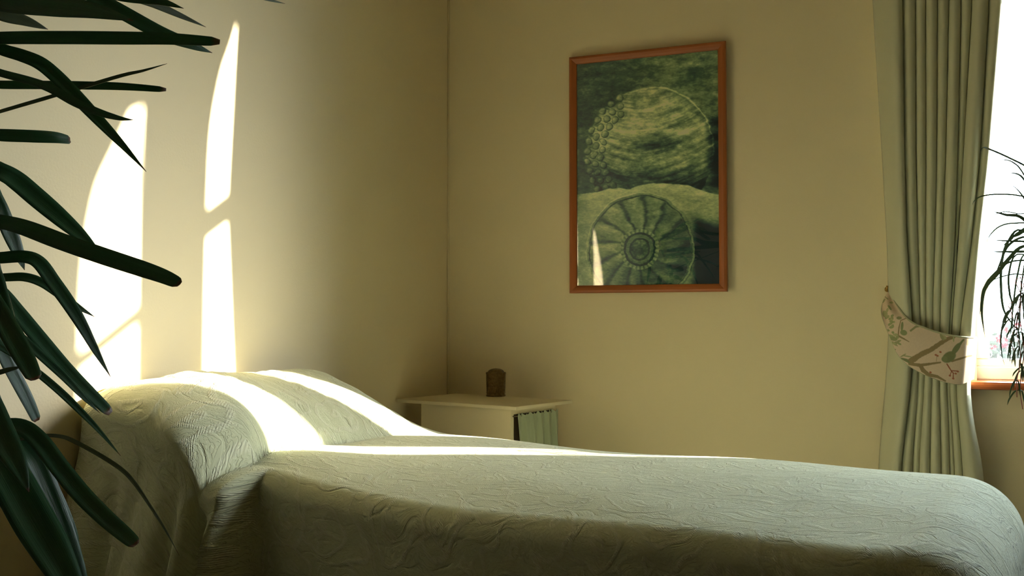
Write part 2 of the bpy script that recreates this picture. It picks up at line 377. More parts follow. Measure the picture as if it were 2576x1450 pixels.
# ------------------------------------------------------------------ bedspread over couch and pillow
def sstep(a, b, x):
    t = np.clip((x - a) / (b - a), 0, 1); return t * t * (3 - 2 * t)
HN, FN, FF, HF = np.array((0.045, -1.77)), np.array((1.70, -1.975)), np.array((1.83, -1.12)), np.array((0.045, -0.90))
ZT = 0.79
def build_spread():
    # rounded quad outline
    cs = [HN, FN, FF, HF]; rad = [0.05, 0.11, 0.13, 0.07]
    pts = []
    for i in range(4):
        p, a, b = cs[i], cs[i - 1], cs[(i + 1) % 4]
        da = (a - p) / np.linalg.norm(a - p); db = (b - p) / np.linalg.norm(b - p)
        r = rad[i]
        for k in range(13):
            t = k / 12
            q0 = p + da * r; q1 = p + db * r
            pts.append((1 - t) ** 2 * q0 + 2 * t * (1 - t) * p + t * t * q1)
    pts = np.array(pts + [pts[0]])
    seg = np.linalg.norm(np.diff(pts, axis=0), axis=1); s = np.concatenate([[0], np.cumsum(seg)])
    N = 900; L = s[-1]; q = np.linspace(0, L, N, endpoint=False)
    E = np.stack([np.interp(q, s, pts[:, 0]), np.interp(q, s, pts[:, 1])], 1)
    T = np.roll(E, -1, 0) - np.roll(E, 1, 0); T /= np.linalg.norm(T, axis=1)[:, None]
    Nn = np.stack([T[:, 1], -T[:, 0]], 1)                      # outward (loop runs near side -> foot -> far -> head)
    def wcoord(x, y):                                          # 0 near edge .. 1 far edge
        yn = HN[1] + (FN[1] - HN[1]) * (x - HN[0]) / (FN[0] - HN[0]); yf = HF[1] + (FF[1] - HF[1]) * (x - HF[0]) / (FF[0] - HF[0])
        return (y - yn) / (yf - yn)
    def bump(x, y):
        w = np.clip(wcoord(x, y), 0, 1)
        sc = 0.335 + 0.025 * np.exp(-(w / 0.08) ** 2) + 0.155 * w ** 1.7
        s0 = 0.05 + 0.02 * w
        t = np.clip((x - s0) / (sc - s0), 0, 1)
        prof = np.where(t < 1, (1 - t ** (2.2 - 1.05 * w)) ** (0.55 + 0.47 * w), 0)
        H = 0.184 - 0.150 * sstep(0.72, 1.0, w) + 0.032 * (1 - sstep(0.0, 0.38, w))
        head = 1 - 0.10 * (1 - sstep(0.0, 0.10, x))
        return H * prof * head
    top = 150; C = np.array((0.80, -1.48))
    X = []; UVs = []
    # top rings (denser toward the outline)
    rr = np.linspace(0, 1, top) ** 0.8
    for r in rr:
        p = C + (E - C) * r
        wq = np.clip(wcoord(p[:, 0], p[:, 1]), 0, 1)
        dome = 0.033 * (1 - np.abs(2 * wq - 1) ** 3) * (1 - 0.6 * sstep(0.3, 1.7, p[:, 0]))
        z = ZT + bump(p[:, 0], p[:, 1]) + dome + 0.012 * np.exp(-((p[:, 0] - 0.42) / 0.28) ** 2) + 0.028 * np.exp(-((p[:, 0] - 0.36) / 0.20) ** 2) * (1 - sstep(0.05, 0.45, wq))
        # gentle unevenness of the soft padding
        z = z + 0.004 * np.sin(p[:, 0] * 9 + 1.3 * np.sin(p[:, 1] * 7)) * np.sin(p[:, 1] * 8 + 0.6) * sstep(0.25, 0.6, p[:, 0])
        z = z - 0.002 * (np.sin(p[:, 0] * 61 + 4 * np.sin(p[:, 1] * 23)) * np.sin(p[:, 1] * 53)) * sstep(0.0, 0.05, bump(p[:, 0], p[:, 1]))
        X.append(np.stack([p[:, 0], p[:, 1], z], 1)); UVs.append(p)
    be = bump(E[:, 0], E[:, 1])
    near = (np.abs(Nn[:, 1] + 1) < 0.25).astype(float)
    foot = sstep(0.5, 0.95, Nn[:, 0])
    nearp = near * (1 - sstep(0.408, 0.424, E[:, 0]))             # pillow end hanging over the near side
    ze = X[-1][:, 2]
    RA = 0.045 + 0.03 * sstep(0, 0.2, be) + 0.075 * foot
    arcn = 26; side = 110; zb = 0.10
    for k in range(1, arcn + 1):
        a = k / arcn * math.pi / 2
        out = RA * np.sin(a); dn = RA * (1 - np.cos(a))
        p = E + Nn * (out + 0.105 * nearp * np.sin(a))[:, None]
        X.append(np.stack([p[:, 0], p[:, 1], ze - dn], 1)); UVs.append(E + Nn * (RA * a)[:, None])
    base = E + Nn * (RA + 0.105 * nearp)[:, None]
    z1 = ze - RA
    qs = q
    rng = np.random.RandomState(4)
    ph = rng.rand(6) * 6.28
    fold = sum(a * np.sin(qs * f * 2 * math.pi / L + ph[i]) for i, (a, f) in enumerate(((1.0, 23), (0.7, 37), (0.5, 61), (0.35, 97))))
    # distinct folds hanging from the pillow end
    xe = E[:, 0]
    def g(c, w): return np.exp(-((xe - c) / w) ** 2) * near
    for k in range(1, side + 1):
        t = k / side
        z = z1 + (zb - z1) * t
        drop = z1 - z
        amp = (0.011 + 0.007 * nearp) * sstep(0.02, 0.30, drop)
        disp = amp * fold * (0.25 + 0.75 * nearp + 0.25 * foot)
        d2 = sstep(0.0, 0.10, drop)
        disp = disp + d2 * (0.045 * g(0.415, 0.018) - 0.030 * g(0.376, 0.012) + 0.022 * g(0.348, 0.013) - 0.008 * g(0.24, 0.02) + 0.006 * g(0.17, 0.02) + 0.014 * g(0.045, 0.02) - 0.006 * g(0.10, 0.018))
        disp = disp + nearp * 0.10 * sstep(0, 0.5, drop) + foot * 0.06 * sstep(0, 0.7, drop) + near * (1 - nearp) * 0.012 * sstep(0, 0.7, drop)
        lean = np.where(near > 0, 1, 0) * 0
        p = base + Nn * disp[:, None]
        # at the head end the fabric falls inwards against the couch end, never into the wall
        p[:, 0] = np.maximum(p[:, 0], 0.012)
        X.append(np.stack([p[:, 0] + lean, p[:, 1], z], 1)); UVs.append(E + Nn * (RA * math.pi / 2 + drop)[:, None])
    X = np.array(X); UVs = np.array(UVs)
    X[:, :, 0] = np.maximum(X[:, :, 0], 0.012)
    nr = X.shape[0]
    return grid_mesh('bedspread', X.transpose(1, 0, 2), N, nr, UVs.transpose(1, 0, 2), closed_u=True)
sp_o = link_mesh('bedspread', build_spread(), M_SPREAD, smooth=True)
md = sp_o.modifiers.new('thickness', 'SOLIDIFY'); md.thickness = 0.004; md.offset = -1
tag(sp_o, 'sage green quilted bedspread with scrolling raised pattern draped over the couch and pillow', 'bedspread')

# the couch hidden under the bedspread
root = tag(empty('treatment_couch', (0.9, -1.48, 0)), 'long padded couch standing under the sage green bedspread against the left wall', 'couch')
def quad_prism(name, mat, inset, z0, z1, bev=0.02):
    c = (HN + FN + FF + HF) / 4; bm = bmesh.new()
    vs = [bm.verts.new((*(c + (p - c) * inset), z)) for z in (z0, z1) for p in (HN, FN, FF, HF)]
    for f in ((3, 2, 1, 0), (4, 5, 6, 7), (0, 1, 5, 4), (1, 2, 6, 5), (2, 3, 7, 6), (3, 0, 4, 7)): bm.faces.new([vs[i] for i in f])
    if bev: bmesh.ops.bevel(bm, geom=list(bm.edges), offset=bev, segments=3, affect='EDGES')
    return obj(name, bm, mat, root)
quad_prism('mattress', M_MATT, 0.93, 0.66, 0.775)
quad_prism('couch_frame', M_WOODH, 0.90, 0.57, 0.66, 0.004)
for p in (HN, FN, FF, HF):
    c = (HN + FN + FF + HF) / 4; a = c + (p - c) * 0.84
    bm = bmesh.new(); box(bm, (a[0] - .03, a[1] - .03, 0), (a[0] + .03, a[1] + .03, 0.57), 0.004); obj('leg', bm, M_WOOD, root)

# ------------------------------------------------------------------ corner cabinet
ZT2 = 1.15 - 0.284
Fp = on_plane(1297, 1024, 2, ZT2); Lp = on_plane(984, 1003.5, 2, ZT2); Rp = on_plane(1453, 1008, 2, ZT2)
e1 = (Lp - Fp); w_l = e1.length; e1.normalize(); e2 = Vector((-e1.y, e1.x, 0))
if e2.dot(Rp - Fp) < 0: e2 = -e2
w_r = (Rp - Fp).dot(e2)
Lx = Fp + e1 * w_l
shift = max(0.0, 0.008 - Lx.x)
w_l -= shift / abs(e1.x)
print('cabinet', w_l, w_r, Fp, e1, e2)
MC = Matrix(((e1.x, e2.x, 0, Fp.x), (e1.y, e2.y, 0, Fp.y), (0, 0, 1, 0), (0, 0, 0, 1)))
cab = tag(empty('corner_cabinet', (Fp.x, Fp.y, 0)), 'small cream painted cabinet with thin overhanging top and curtained front in the room corner', 'cabinet')
def cbox(name, lo, hi, mat, bev=0.0):
    bm = bmesh.new(); box(bm, lo, hi, bev, MC); bmesh.ops.recalc_face_normals(bm, faces=bm.faces); return obj(name, bm, mat, cab)
cbox('cabinet_top', (0, 0, ZT2 - 0.012), (w_l, w_r, ZT2), M_CREAMP, 0.002)
a0, a1, b0, b1 = 0.036, w_l - 0.10, 0.022, w_r - 0.055
zc = ZT2 - 0.012
cbox('side_panel', (a0, b0, 0.06), (a1, b0 + 0.016, zc), M_CREAMP)
cbox('side_panel', (a0, b1 - 0.016, 0.06), (a1, b1, zc), M_CREAMP)
cbox('back_panel', (a1 - 0.012, b0 + .016, 0.06), (a1, b1 - .016, zc), M_DARKIN)
cbox('apron', (a0, b0 + .016, zc - 0.018), (a0 + 0.014, b1 - .016, zc), M_CREAMP)
cbox('shelf', (a0 + .02, b0 + .016, 0.40), (a1 - .012, b1 - .016, 0.415), M_CREAMP)
cbox('shelf', (a0 + .02, b0 + .016, 0.08), (a1 - .012, b1 - .016, 0.095), M_CREAMP)
cbox('plinth', (a0 + .01, b0 + .016, 0.0), (a1 - .01, b1 - .016, 0.08), M_CREAMP)
# gathered curtain on a wire
bm = bmesh.new(); tube(bm, [MC @ Vector((a0 - 0.006, b0 + 0.004, zc - 0.024)), MC @ Vector((a0 - 0.006, (b0 + b1) / 2, zc - 0.027)), MC @ Vector((a0 - 0.006, b1 - 0.002, zc - 0.024))], 0.0018, 8)
obj('curtain_wire', bm, M_DARKIN, cab, True)
nu, nv = 160, 60; Vg = np.zeros((nu, nv, 3))
for i in range(nu):
    u = i / (nu - 1)
    for j in range(nv):
        v = j / (nv - 1)
        bb = b0 + 0.020 + (b1 - b0 - 0.012) * u + 0.006 * math.sin(v * 2.5) * (1 - u)
        zz = zc - 0.018 - 0.70 * v + 0.004 * math.sin(u * 70) * max(0, 1 - v * 20)
        f = (0.006 + 0.016 * min(1, v * 4)) * (math.sin(u * 38 + 1.5 * math.sin(v * 3 + u * 5)) + 0.5 * math.sin(u * 71 + 2))
        f -= 0.004 * math.exp(-((v - 0.012) / 0.006) ** 2)
        p = MC @ Vector((a0 - 0.013 - f * 0.6, bb, zz)); Vg[i, j] = p
o = link_mesh('curtain_panel', grid_mesh('curtain_panel', Vg, nu, nv), M_CABC, cab, True)
o['label'] = 'gathered mint green curtain panel'

# ------------------------------------------------------------------ embossed brass lantern
bp_ = on_plane(1247.5, 997, 2, ZT2)
lan = tag(empty('brass_lantern', bp_), 'small dark embossed brass canister with a domed lid on the cream corner cabinet', 'ornament')
bm = bmesh.new()
R_ = 0.0355
lathe(bm, [(0, 0), (R_ + .0005, 0), (R_ + .001, 0.004), (R_ - .001, 0.006), (R_ - .001, 0.012), (R_ + .0005, 0.014), (R_ - .0005, 0.016), (R_, 0.03), (R_ + .0008, 0.06), (R_ + .001, 0.080),
           (R_ + .002, 0.083), (R_ + .002, 0.0885), (R_ - .001, 0.0890), (R_ - .003, 0.087), (R_ - .003, 0.084), (0, 0.084)], bp_, 56)
obj('canister_body', bm, M_LANT, lan, True)
bm = bmesh.new()
prof = [(R_ - .004, 0.084), (R_ - .0035, 0.0885)] + [((R_ - .0045) * math.cos(a), 0.0885 + 0.0145 * math.sin(a)) for a in [math.pi / 2 * k / 10 for k in range(10)]] + [(0, 0.103)]
lathe(bm, prof, bp_, 48)
obj('lid', bm, M_LANT, lan, True)

# ------------------------------------------------------------------ framed poster
def vnoise(x, y, seed):
    rs = np.random.RandomState(seed); G = rs.rand(256, 256)
    xi = np.floor(x).astype(int); yi = np.floor(y).astype(int); fx = x - xi; fy = y - yi
    fx = fx * fx * (3 - 2 * fx); fy = fy * fy * (3 - 2 * fy)
    a = G[xi % 256, yi % 256]; b = G[(xi + 1) % 256, yi % 256]; c = G[xi % 256, (yi + 1) % 256]; d = G[(xi + 1) % 256, (yi + 1) % 256]
    return (a * (1 - fx) + b * fx) * (1 - fy) + (c * (1 - fx) + d * fx) * fy
def fbm(x, y, seed, o=5):
    s = 0; a = 0.5; t = 0
    for k in range(o):
        s = s + a * vnoise(x, y, seed + k); t += a; x = x * 2.03; y = y * 2.03; a *= 0.55
    return s / t
def poster_colors(u, v):
    """u across, v down; x = u, y = 1.585 v in the same unit."""
    x = u; y = v * 1.585
    n1 = fbm(x * 6, y * 22, 3, 6); n2 = fbm(x * 26, y * 40, 9, 5); n3 = fbm(x * 70 + 3 * n1, y * 150, 15, 3)
    wx = x + 0.03 * (n1 - .5); wy = y + 0.03 * (fbm(x * 5, y * 5, 21) - .5)
    L = 0.26 + 0.40 * (n1 - 0.40) + 0.22 * (n2 - .5)                       # layered rock at the top
    L = L * (0.75 + 0.5 * sstep(0.1, 0.8, x))
    # rounded carved dome of stone
    dx = (wx - 0.52) / 0.45; dy = (wy - 0.66) / 0.45
    r = np.sqrt(dx * dx + dy * dy)
    dome = 1 - sstep(0.97, 1.0, r)
    streak = fbm(x * 5 + 2 * y, (y - 0.18 * np.sin(x * 3.1)) * 46, 31, 5)
    sh = np.clip(0.54 - 0.30 * sstep(0.60, 0.85, wy) + 0.05 * (0.5 - np.abs(x - .5)), 0, 1)
    hollow = np.exp(-(((wx - 0.60) / 0.20) ** 2 + ((wy - 0.62) / 0.07) ** 2)) * 0.34
    ledge = np.exp(-(((wx - 0.60) / 0.22) ** 2 + ((wy - 0.525 - 0.05 * (wx - .6)) / 0.022) ** 2)) * 0.26
    lobe = np.exp(-(((wx - 0.66) / 0.20) ** 2 + ((wy - 0.755) / 0.06) ** 2)) * 0.20
    D = sh - hollow + ledge + lobe + 0.62 * (streak - .5) + 0.34 * (n2 - .5)
    D = D - 0.28 * sstep(0.86, 0.97, wy + 0.08 * np.abs(x - .45)) - 0.13 * sstep(0.84, 1.0, r)
    edge = np.exp(-((r - 0.965) / 0.012) ** 2) * sstep(-0.5, 0.2, -(wy - 0.55)) * sstep(0.35, 0.6, wx) * 0.28
    L = L * (1 - dome) + D * dome + edge
    # small round bosses down the left side of the dome
    for k in range(3):
        for j in range(13):
            ang = math.radians(118 + j * 9.6 + k * 4)
            cx = 0.52 + 0.45 * (0.97 - 0.115 * k) * math.cos(ang); cy = 0.66 - 0.45 * (0.97 - 0.115 * k) * math.sin(ang)
            rr = np.sqrt((wx - cx) ** 2 + (wy - cy) ** 2) / 0.027
            m = 1 - sstep(0.85, 1.05, rr)
            L = L * (1 - m) + m * (0.50 - 0.26 * sstep(0.5, 1.0, rr) - 0.25 * ((wx - cx) - (wy - cy) * -1) / 0.027 * 0.5 + 0.25 * (n2 - .5) - 0.18 * sstep(0.6, 0.9, wy) )
    # dark gap to the right of the dome
    L = L - 0.35 * sstep(0.88, 0.98, x) * sstep(0.38, 0.5, y) * (1 - sstep(0.9, 0.96, y))
    # broad cushion-like ledge
    ty = 0.905 + 0.065 * sstep(0.75, 1.0, x) + 0.02 * (1 - sstep(0.15, 0.25, x)) - 0.022 * np.exp(-((x - 0.55) / 0.13) ** 2) + 0.015 * np.exp(-((x - 0.38) / 0.04) ** 2)
    cush = sstep(-0.004, 0.004, wy - ty)
    Cc = 0.55 + 0.10 * np.exp(-((wy - ty - 0.02) / 0.03) ** 2) + 0.20 * (fbm(x * 12, y * 30, 41) - .5) - 0.25 * sstep(0.12, 0.28, wy - ty) * sstep(0.70, 0.85, x) - 0.16 * (1 - sstep(0.0, 0.14, x))
    Cc = Cc - 0.50 * sstep(0.18, 0.27, wy - ty - 0.02 + 0.05 * n1) * sstep(0.80, 0.88, x)
    L = L * (1 - cush) + Cc * cush
    # petalled rosette
    cx, cy = 0.455, 1.33
    rx = (wx - cx) / 0.375; ry = (wy - cy) / 0.385
    r = np.sqrt(rx * rx + ry * ry); th = np.arctan2(ry, rx)
    ros = 1 - sstep(0.99, 1.0, r)
    thd = th + 0.10 * (n1 - .5) + 0.35 * r
    sp_ = np.sin(thd * 6.5); pet = 1 - 0.75 * sp_ ** 14; side_ = np.cos(thd * 6.5) * sp_
    lit = 0.5 + 0.5 * np.cos(th + 2.3)
    R1 = 0.06 + 0.36 * pet * (0.60 + 0.60 * lit) + 0.09 * side_ + 0.22 * (streak - .5) * (1 - 0.6 * sstep(0.86, 0.93, r)) + 0.24 * (fbm(x * 20, y * 26, 51) - .5)
    R1 = R1 - 0.10 * sstep(0.3, 1.0, rx) 
    R1 = np.where(r > 0.93, 0.44 - 0.30 * np.exp(-((r - 0.945) / 0.012) ** 2) + 0.2 * (n2 - .5), R1)
    ring = (r < 0.36)
    bead = np.abs(np.sin(th * 14)) * 0.25
    R2 = np.where(r > 0.30, 0.25 + bead, np.where(r > 0.26, 0.10, np.where(r > 0.20, 0.34 + 0.1 * (n2 - .5), np.where(r > 0.165, 0.12, 0.22 + 0.5 * (fbm(x * 45, y * 45, 61, 3) - .4)))))
    R1 = np.where(ring, R2, R1)
    edge2 = np.exp(-((r - 1.0) / 0.010) ** 2) * 0.22
    L = L * (1 - ros) + R1 * ros - edge2 * (1 - lit) + edge2 * lit * 0.6
    L = L - 0.35 * sstep(0.80, 0.92, x) * sstep(1.22, 1.35, y) * (1 - ros * 0.6)
    L = (L - 0.30) * 1.30 + 0.40
    L = L + 0.26 * (n3 - .5) + 0.20 * (n2 - .5)
    L = np.clip(L, 0.0, 1.0)
    stops = [(0.0, (24, 38, 46)), (0.15, (38, 60, 62)), (0.35, (66, 92, 76)), (0.6, (124, 144, 104)), (0.85, (186, 192, 142)), (1.0, (220, 215, 165))]
    ls = [s[0] for s in stops]; cs = [np.array(lin(s[1])) for s in stops]
    out = np.stack([np.interp(L, ls, [c[k] for c in cs]) for k in range(3)], -1)
    tint = fbm(x * 4, y * 4, 71, 3)[..., None]
    return np.clip(out * (0.9 + 0.2 * tint * np.array((0.6, 1.1, 1.2))) * POSTER_GAIN, 0, 1)
POSTER_GAIN = 1.7
pTL, pTR, pBR, pBL = (on_plane(x, y, 1, -0.012) for x, y in ((1433, 146), (1828, 107), (1833, 735), (1435, 738)))
PX0, PX1 = (pTL.x + pBL.x) / 2, (pTR.x + pBR.x) / 2; PZ0, PZ1 = (pBL.z + pBR.z) / 2, (pTL.z + pTR.z) / 2
print('poster', pTL, pTR, pBR, pBL)
pw, phh = PX1 - PX0, PZ1 - PZ0
fw = 0.029
pf = tag(empty('framed_poster', ((PX0 + PX1) / 2, -0.014, PZ0)), 'large green tinted poster of weathered carved stone in a thin reddish brown wooden frame', 'picture')
hx = pw / 2
def rail(name, pts, mat):
    """mitred frame rail: four outer/inner corner pairs in x,z"""
    bm = bmesh.new(); (ax, az), (bx, bz), (cx, cz), (dx, dz) = pts   # outer a->b, inner c (by b) -> d (by a)
    yF, yB = -0.020, 0.0
    def row(t, y):  # t 0 outer .. 1 inner
        return [bm.verts.new((ax + (dx - ax) * t, y, az + (dz - az) * t)), bm.verts.new((bx + (cx - bx) * t, y, bz + (cz - bz) * t))]
    rows = [row(0, yB), row(0, yF + .005), row(0.10, yF + .001), row(0.35, yF), row(0.7, yF + 0.003), row(0.93, yF + .006), row(1, yF + .008), row(1, yB)]
    for a, b in zip(rows, rows[1:] + rows[:1]): bm.faces.new((a[0], a[1], b[1], b[0]))
    bm.faces.new([r[0] for r in rows][::-1]); bm.faces.new([r[1] for r in rows])
    bmesh.ops.recalc_face_normals(bm, faces=bm.faces)
    o = obj(name, bm, mat); o.parent = pf; return o
rail('frame_rail', [(-hx, phh), (hx, phh), (hx - fw, phh - fw), (-hx + fw, phh - fw)], M_WOODH)
rail('frame_rail', [(-hx, 0), (hx, 0), (hx - fw, fw), (-hx + fw, fw)], M_WOODH)
rail('frame_rail', [(-hx, 0), (-hx, phh), (-hx + fw, phh - fw), (-hx + fw, fw)], M_WOOD)
rail('frame_rail', [(hx, 0), (hx, phh), (hx - fw, phh - fw), (hx - fw, fw)], M_WOOD)
nu, nv = 330, 520
U, Vv = np.meshgrid(np.linspace(0, 1, nu), np.linspace(0, 1, nv), indexing='ij')
Vg = np.stack([-hx + fw * .8 + U * (pw - 1.6 * fw), np.full_like(U, -0.006), phh - fw * .8 - Vv * (phh - 1.6 * fw)], -1)
o = link_mesh('poster_print', grid_mesh('poster_print', Vg, nu, nv, colors=poster_colors(U, Vv)), M_PRINT); o.parent = pf
bm = bmesh.new(); box(bm, (-hx + fw * .8, -0.0098, fw * .8), (hx - fw * .8, -0.008, phh - fw * .8)); o = obj('picture_glass', bm, M_PGLASS); o.parent = pf
bm = bmesh.new(); box(bm, (-hx + fw * .8, -0.0055, fw * .8), (hx - fw * .8, -0.002, phh - fw * .8)); o = obj('backing_board', bm, M_DARKIN); o.parent = pf
pf.rotation_euler = (0, 0, math.radians(-1.6))

# ------------------------------------------------------------------ curtains
def curtain_mesh(name, rows, ycre, bul, seg=14, nz=120, flat_first=False, flip=False):
    """rows: list of (z, [boundary x...]); pleats bulge into the room between the boundaries"""
    rows = sorted(rows, key=lambda r: r[0])
    zs = np.array([r[0] for r in rows]); B = np.array([r[1] for r in rows], float)
    Z = np.linspace(zs[0], zs[-1], nz)
    # smooth interpolation over z
    nb = B.shape[1]
    BX = np.stack([np.interp(Z, zs, B[:, k]) for k in range(nb)], 1)
    ker = np.ones(7) / 7
    for k in range(nb):
        pad = np.pad(BX[:, k], 3, mode='reflect', reflect_type='odd'); BX[:, k] = np.convolve(pad, ker, 'valid')
    cols = []
    for k in range(nb - 1):
        for s in range(seg if k < nb - 2 else seg + 1):
            t = s / seg
            x = BX[:, k] * (1 - t) + BX[:, k + 1] * t
            wdt = np.abs(BX[:, k + 1] - BX[:, k])
            if flat_first and k == 0:
                y = -0.020 - (0.055 + bul) * (1 - (1 - t) ** 2.2) ** 0.8 + (bul * 1.1) * np.exp(-((1 - t) / 0.05) ** 2)
                y = y + 0.006 * np.sin(t * 7)
                y = np.full_like(x, 0) + y
            else:
                b = np.minimum(bul, 0.9 * wdt + 0.004)
                pr = np.sin(math.pi * t) ** 0.36 if 0 < t < 1 else 0.0
                y = ycre - b * pr
            cols.append(np.stack([x, np.full_like(x, 0) + y, Z], 1))
    # return of the leading edge towards the window
    last = cols[-1]
    for dx, dy in ((0.001, 0.012), (-0.004, 0.028), (-0.016, 0.034)):
        c = last.copy(); c[:, 0] += dx * (-1 if flip else 1); c[:, 1] = np.minimum(c[:, 1] + dy, -0.012); cols.append(c)
    A = np.array(cols)
    return grid_mesh(name, A, A.shape[0], nz)
def z_of(px, py, Y=-0.11): return on_plane(px, py, 1, Y).z
def x_of(px, py, Y=-0.11): return on_plane(px, py, 1, Y).x
key = [(0,    [2196, 2272, 2303, 2329, 2359, 2388, 2419, 2447, 2491, 2531]),
       (400,  [2220, 2277, 2305, 2330, 2357, 2380, 2410, 2424, 2467, 2494]),
       (600,  [2231, 2282, 2309, 2329, 2352, 2372, 2403, 2412, 2446, 2470]),
       (790,  [2236, 2295, 2315, 2330, 2347, 2366, 2391, 2398, 2421, 2456]),
       (860,  [2235, 2299, 2316, 2331, 2348, 2365, 2386, 2394, 2413, 2452]),
       (965,  [2228, 2293, 2311, 2326, 2345, 2364, 2382, 2390, 2405, 2440]),
       (1060, [2220, 2282, 2304, 2320, 2342, 2366, 2386, 2396, 2412, 2450]),
       (1165, [2211, 2269, 2296, 2313, 2340, 2368, 2390, 2402, 2421, 2472])]
rows = []
for y, xs in key:
    rows.append((z_of(2350, y), [x_of(x, y) for x in xs]))
zt, top_ = rows[0]; z2, r2 = rows[1]
rows.insert(0, (2.95, [min(a + (a - b) / (zt - z2) * (2.95 - zt) * 0.9, 1.955 - 0.03 * (9 - k)) if k > 5 else a + (a - b) / (zt - z2) * (2.95 - zt) * 0.6 for k, (a, b) in enumerate(zip(top_, r2))]))
rows.insert(0, (2.6, [a * 0.5 + b * 0.5 for a, b in zip(rows[0][1], top_)]))
zb, bot = rows[-1]; z3, r3 = rows[-2]
rows.append((0.02, [a + (a - b) / (z3 - zb) * (zb - 0.02) * 0.35 for a, b in zip(bot, r3)]))
cur = link_mesh('curtain', curtain_mesh('curtain', rows, -0.076, 0.046, flat_first=True, nz=180), M_CURT, smooth=True)
md = cur.modifiers.new('thickness', 'SOLIDIFY'); md.thickness = 0.003; md.offset = 0
tag(cur, 'sage green pleated curtain tied back in a printed band at left of the window', 'curtain', 'sage green curtains along the window wall')

# inner edges of the two curtains further right come from the shapes of the sun patches
def sun_to(px, py, Y):
    p = on_plane(px, py, 0, 0.0); return p + SUN * ((Y - p.y) / SUN.y)
e_b = [sun_to(x, y, -0.10) for x, y in ((590, 25), (571, 60), (555, 100), (546, 155), (529, 210), (517, 285), (511, 380), (506, 540), (502, 700), (499, 930))]
e_d = [sun_to(x, y, -0.10) for x, y in ((338, 240), (312, 275), (280, 318), (250, 350), (238, 390), (226, 440), (206, 520), (193, 600), (186, 700), (181, 880), (178, 1030))]
e_c = [sun_to(x, y, -0.10) for x, y in ((362, 240), (352, 400), (346, 650), (343, 930))]
def edge_rows(edge, outer_top, outer_tie, n, sign, gather=0.75):
    """sign +1: the inner edge is the left edge. builds boundary rows"""
    es = sorted([(p.z, p.x) for p in edge]); rows = []
    zlo, xlo = es[0]; zhi, xhi = es[-1]
    pts = [(0.02, xlo + sign * -0.03), (0.55, xlo), (1.05, xlo + sign * 0.03)] + [(z, x + sign * 0.042 * min(1, max(0, (2.78 - z) / 0.06))) for z, x in es if z > 1.15] if sign > 0 else [(0.02, xlo), (1.05, xlo)] + [(z, x) for z, x in es if z > 1.15]
    if zhi < 2.93: pts.append((2.95, xhi + (xhi - es[-2][1]) / max(0.01, zhi - es[-2][0]) * (2.95 - zhi) * 0.3))
    if sign > 0: pts = [(z, max(x, 2.012 if outer_top < 3 else 2.625)) for z, x in pts]
    for z, x in pts:
        f = min(1, max(0, (z - 1.05) / 1.9)); out = outer_tie + (outer_top - outer_tie) * f
        rows.append((z, [out + (x - out) * (k / (n - 1)) for k in range(n)]))
    return rows
c2 = link_mesh('curtain', curtain_mesh('curtain', edge_rows(e_b, 2.44, 2.42, 7, 1), -0.075, 0.030, flip=True), M_CURT, smooth=True)
c3 = link_mesh('curtain', curtain_mesh('curtain', edge_rows(e_c, 2.455, 2.455, 4, -1), -0.080, 0.026), M_CURT, smooth=True)
c4 = link_mesh('curtain', curtain_mesh('curtain', edge_rows(e_d, 3.62, 3.55, 12, 1), -0.075, 0.030, flip=True), M_CURT, smooth=True)
for c, l in ((c2, 'sage green curtain drawn to the right side of the first window'), (c3, 'narrow sage green curtain in front of the post between the windows'), (c4, 'sage green curtain at the far right side of the second window')):
    md = c.modifiers.new('thickness', 'SOLIDIFY'); md.thickness = 0.003; md.offset = 0
    tag(c, l, 'curtain', 'sage green curtains along the window wall')
bm = bmesh.new(); tube(bm, [(1.55, -0.09, 2.97), (3.75, -0.09, 2.97)], 0.012, 12); tag(obj('curtain_rail', bm, M_WHITE, smooth=True), 'white curtain rail fixed above both windows', 'curtain rail')

# tieback
topc = [(2239, 733), (2245, 744), (2252, 760), (2264, 779), (2280, 800), (2300, 815), (2325, 825), (2350, 834), (2378, 842), (2405, 847), (2430, 849.5), (2457, 850)]
botc = [(2230, 742), (2219, 768), (2218, 792), (2228, 822), (2240, 850), (2256, 888), (2280, 915), (2312, 936), (2345, 951), (2380, 962), (2415, 967), (2448, 954)]
ydep = [-0.022, -0.045, -0.080, -0.112, -0.130, -0.136, -0.138, -0.138, -0.138, -0.137, -0.133, -0.100]
nu, nv = 440, 190
tc_ = np.array(catmull(topc, nu - 1)); bc_ = np.array(catmull(botc, nu - 1)); yd = np.interp(np.linspace(0, 1, nu), np.linspace(0, 1, 12), ydep)
yd = np.convolve(np.pad(yd, 10, mode='edge'), np.ones(21) / 21, 'valid')
yd[-14:] += np.linspace(0, 1, 14) ** 2 * 0.03
Vg = np.zeros((nu, nv, 3)); PXY = np.zeros((nu, nv, 2))
for i in range(nu):
    for j in range(nv):
        t = j / (nv - 1); p = tc_[i] * (1 - t) + bc_[i] * t
        PXY[i, j] = p
        s = i / (nu - 1)
        crease = 0.010 * math.exp(-((s - 0.16) / 0.12) ** 2) * math.sin(t * 9 + 3 * s)
        Vg[i, j] = on_plane(p[0], p[1], 1, yd[i] - 0.006 * math.sin(math.pi * t) + crease * min(1, s * 8))
def dseg(P, a, b):
    a = np.array(a, float); b = np.array(b, float); d = b - a
    t = np.clip(((P - a) @ d) / (d @ d), 0, 1); return np.linalg.norm(P - (a + t[..., None] * d), axis=-1), t
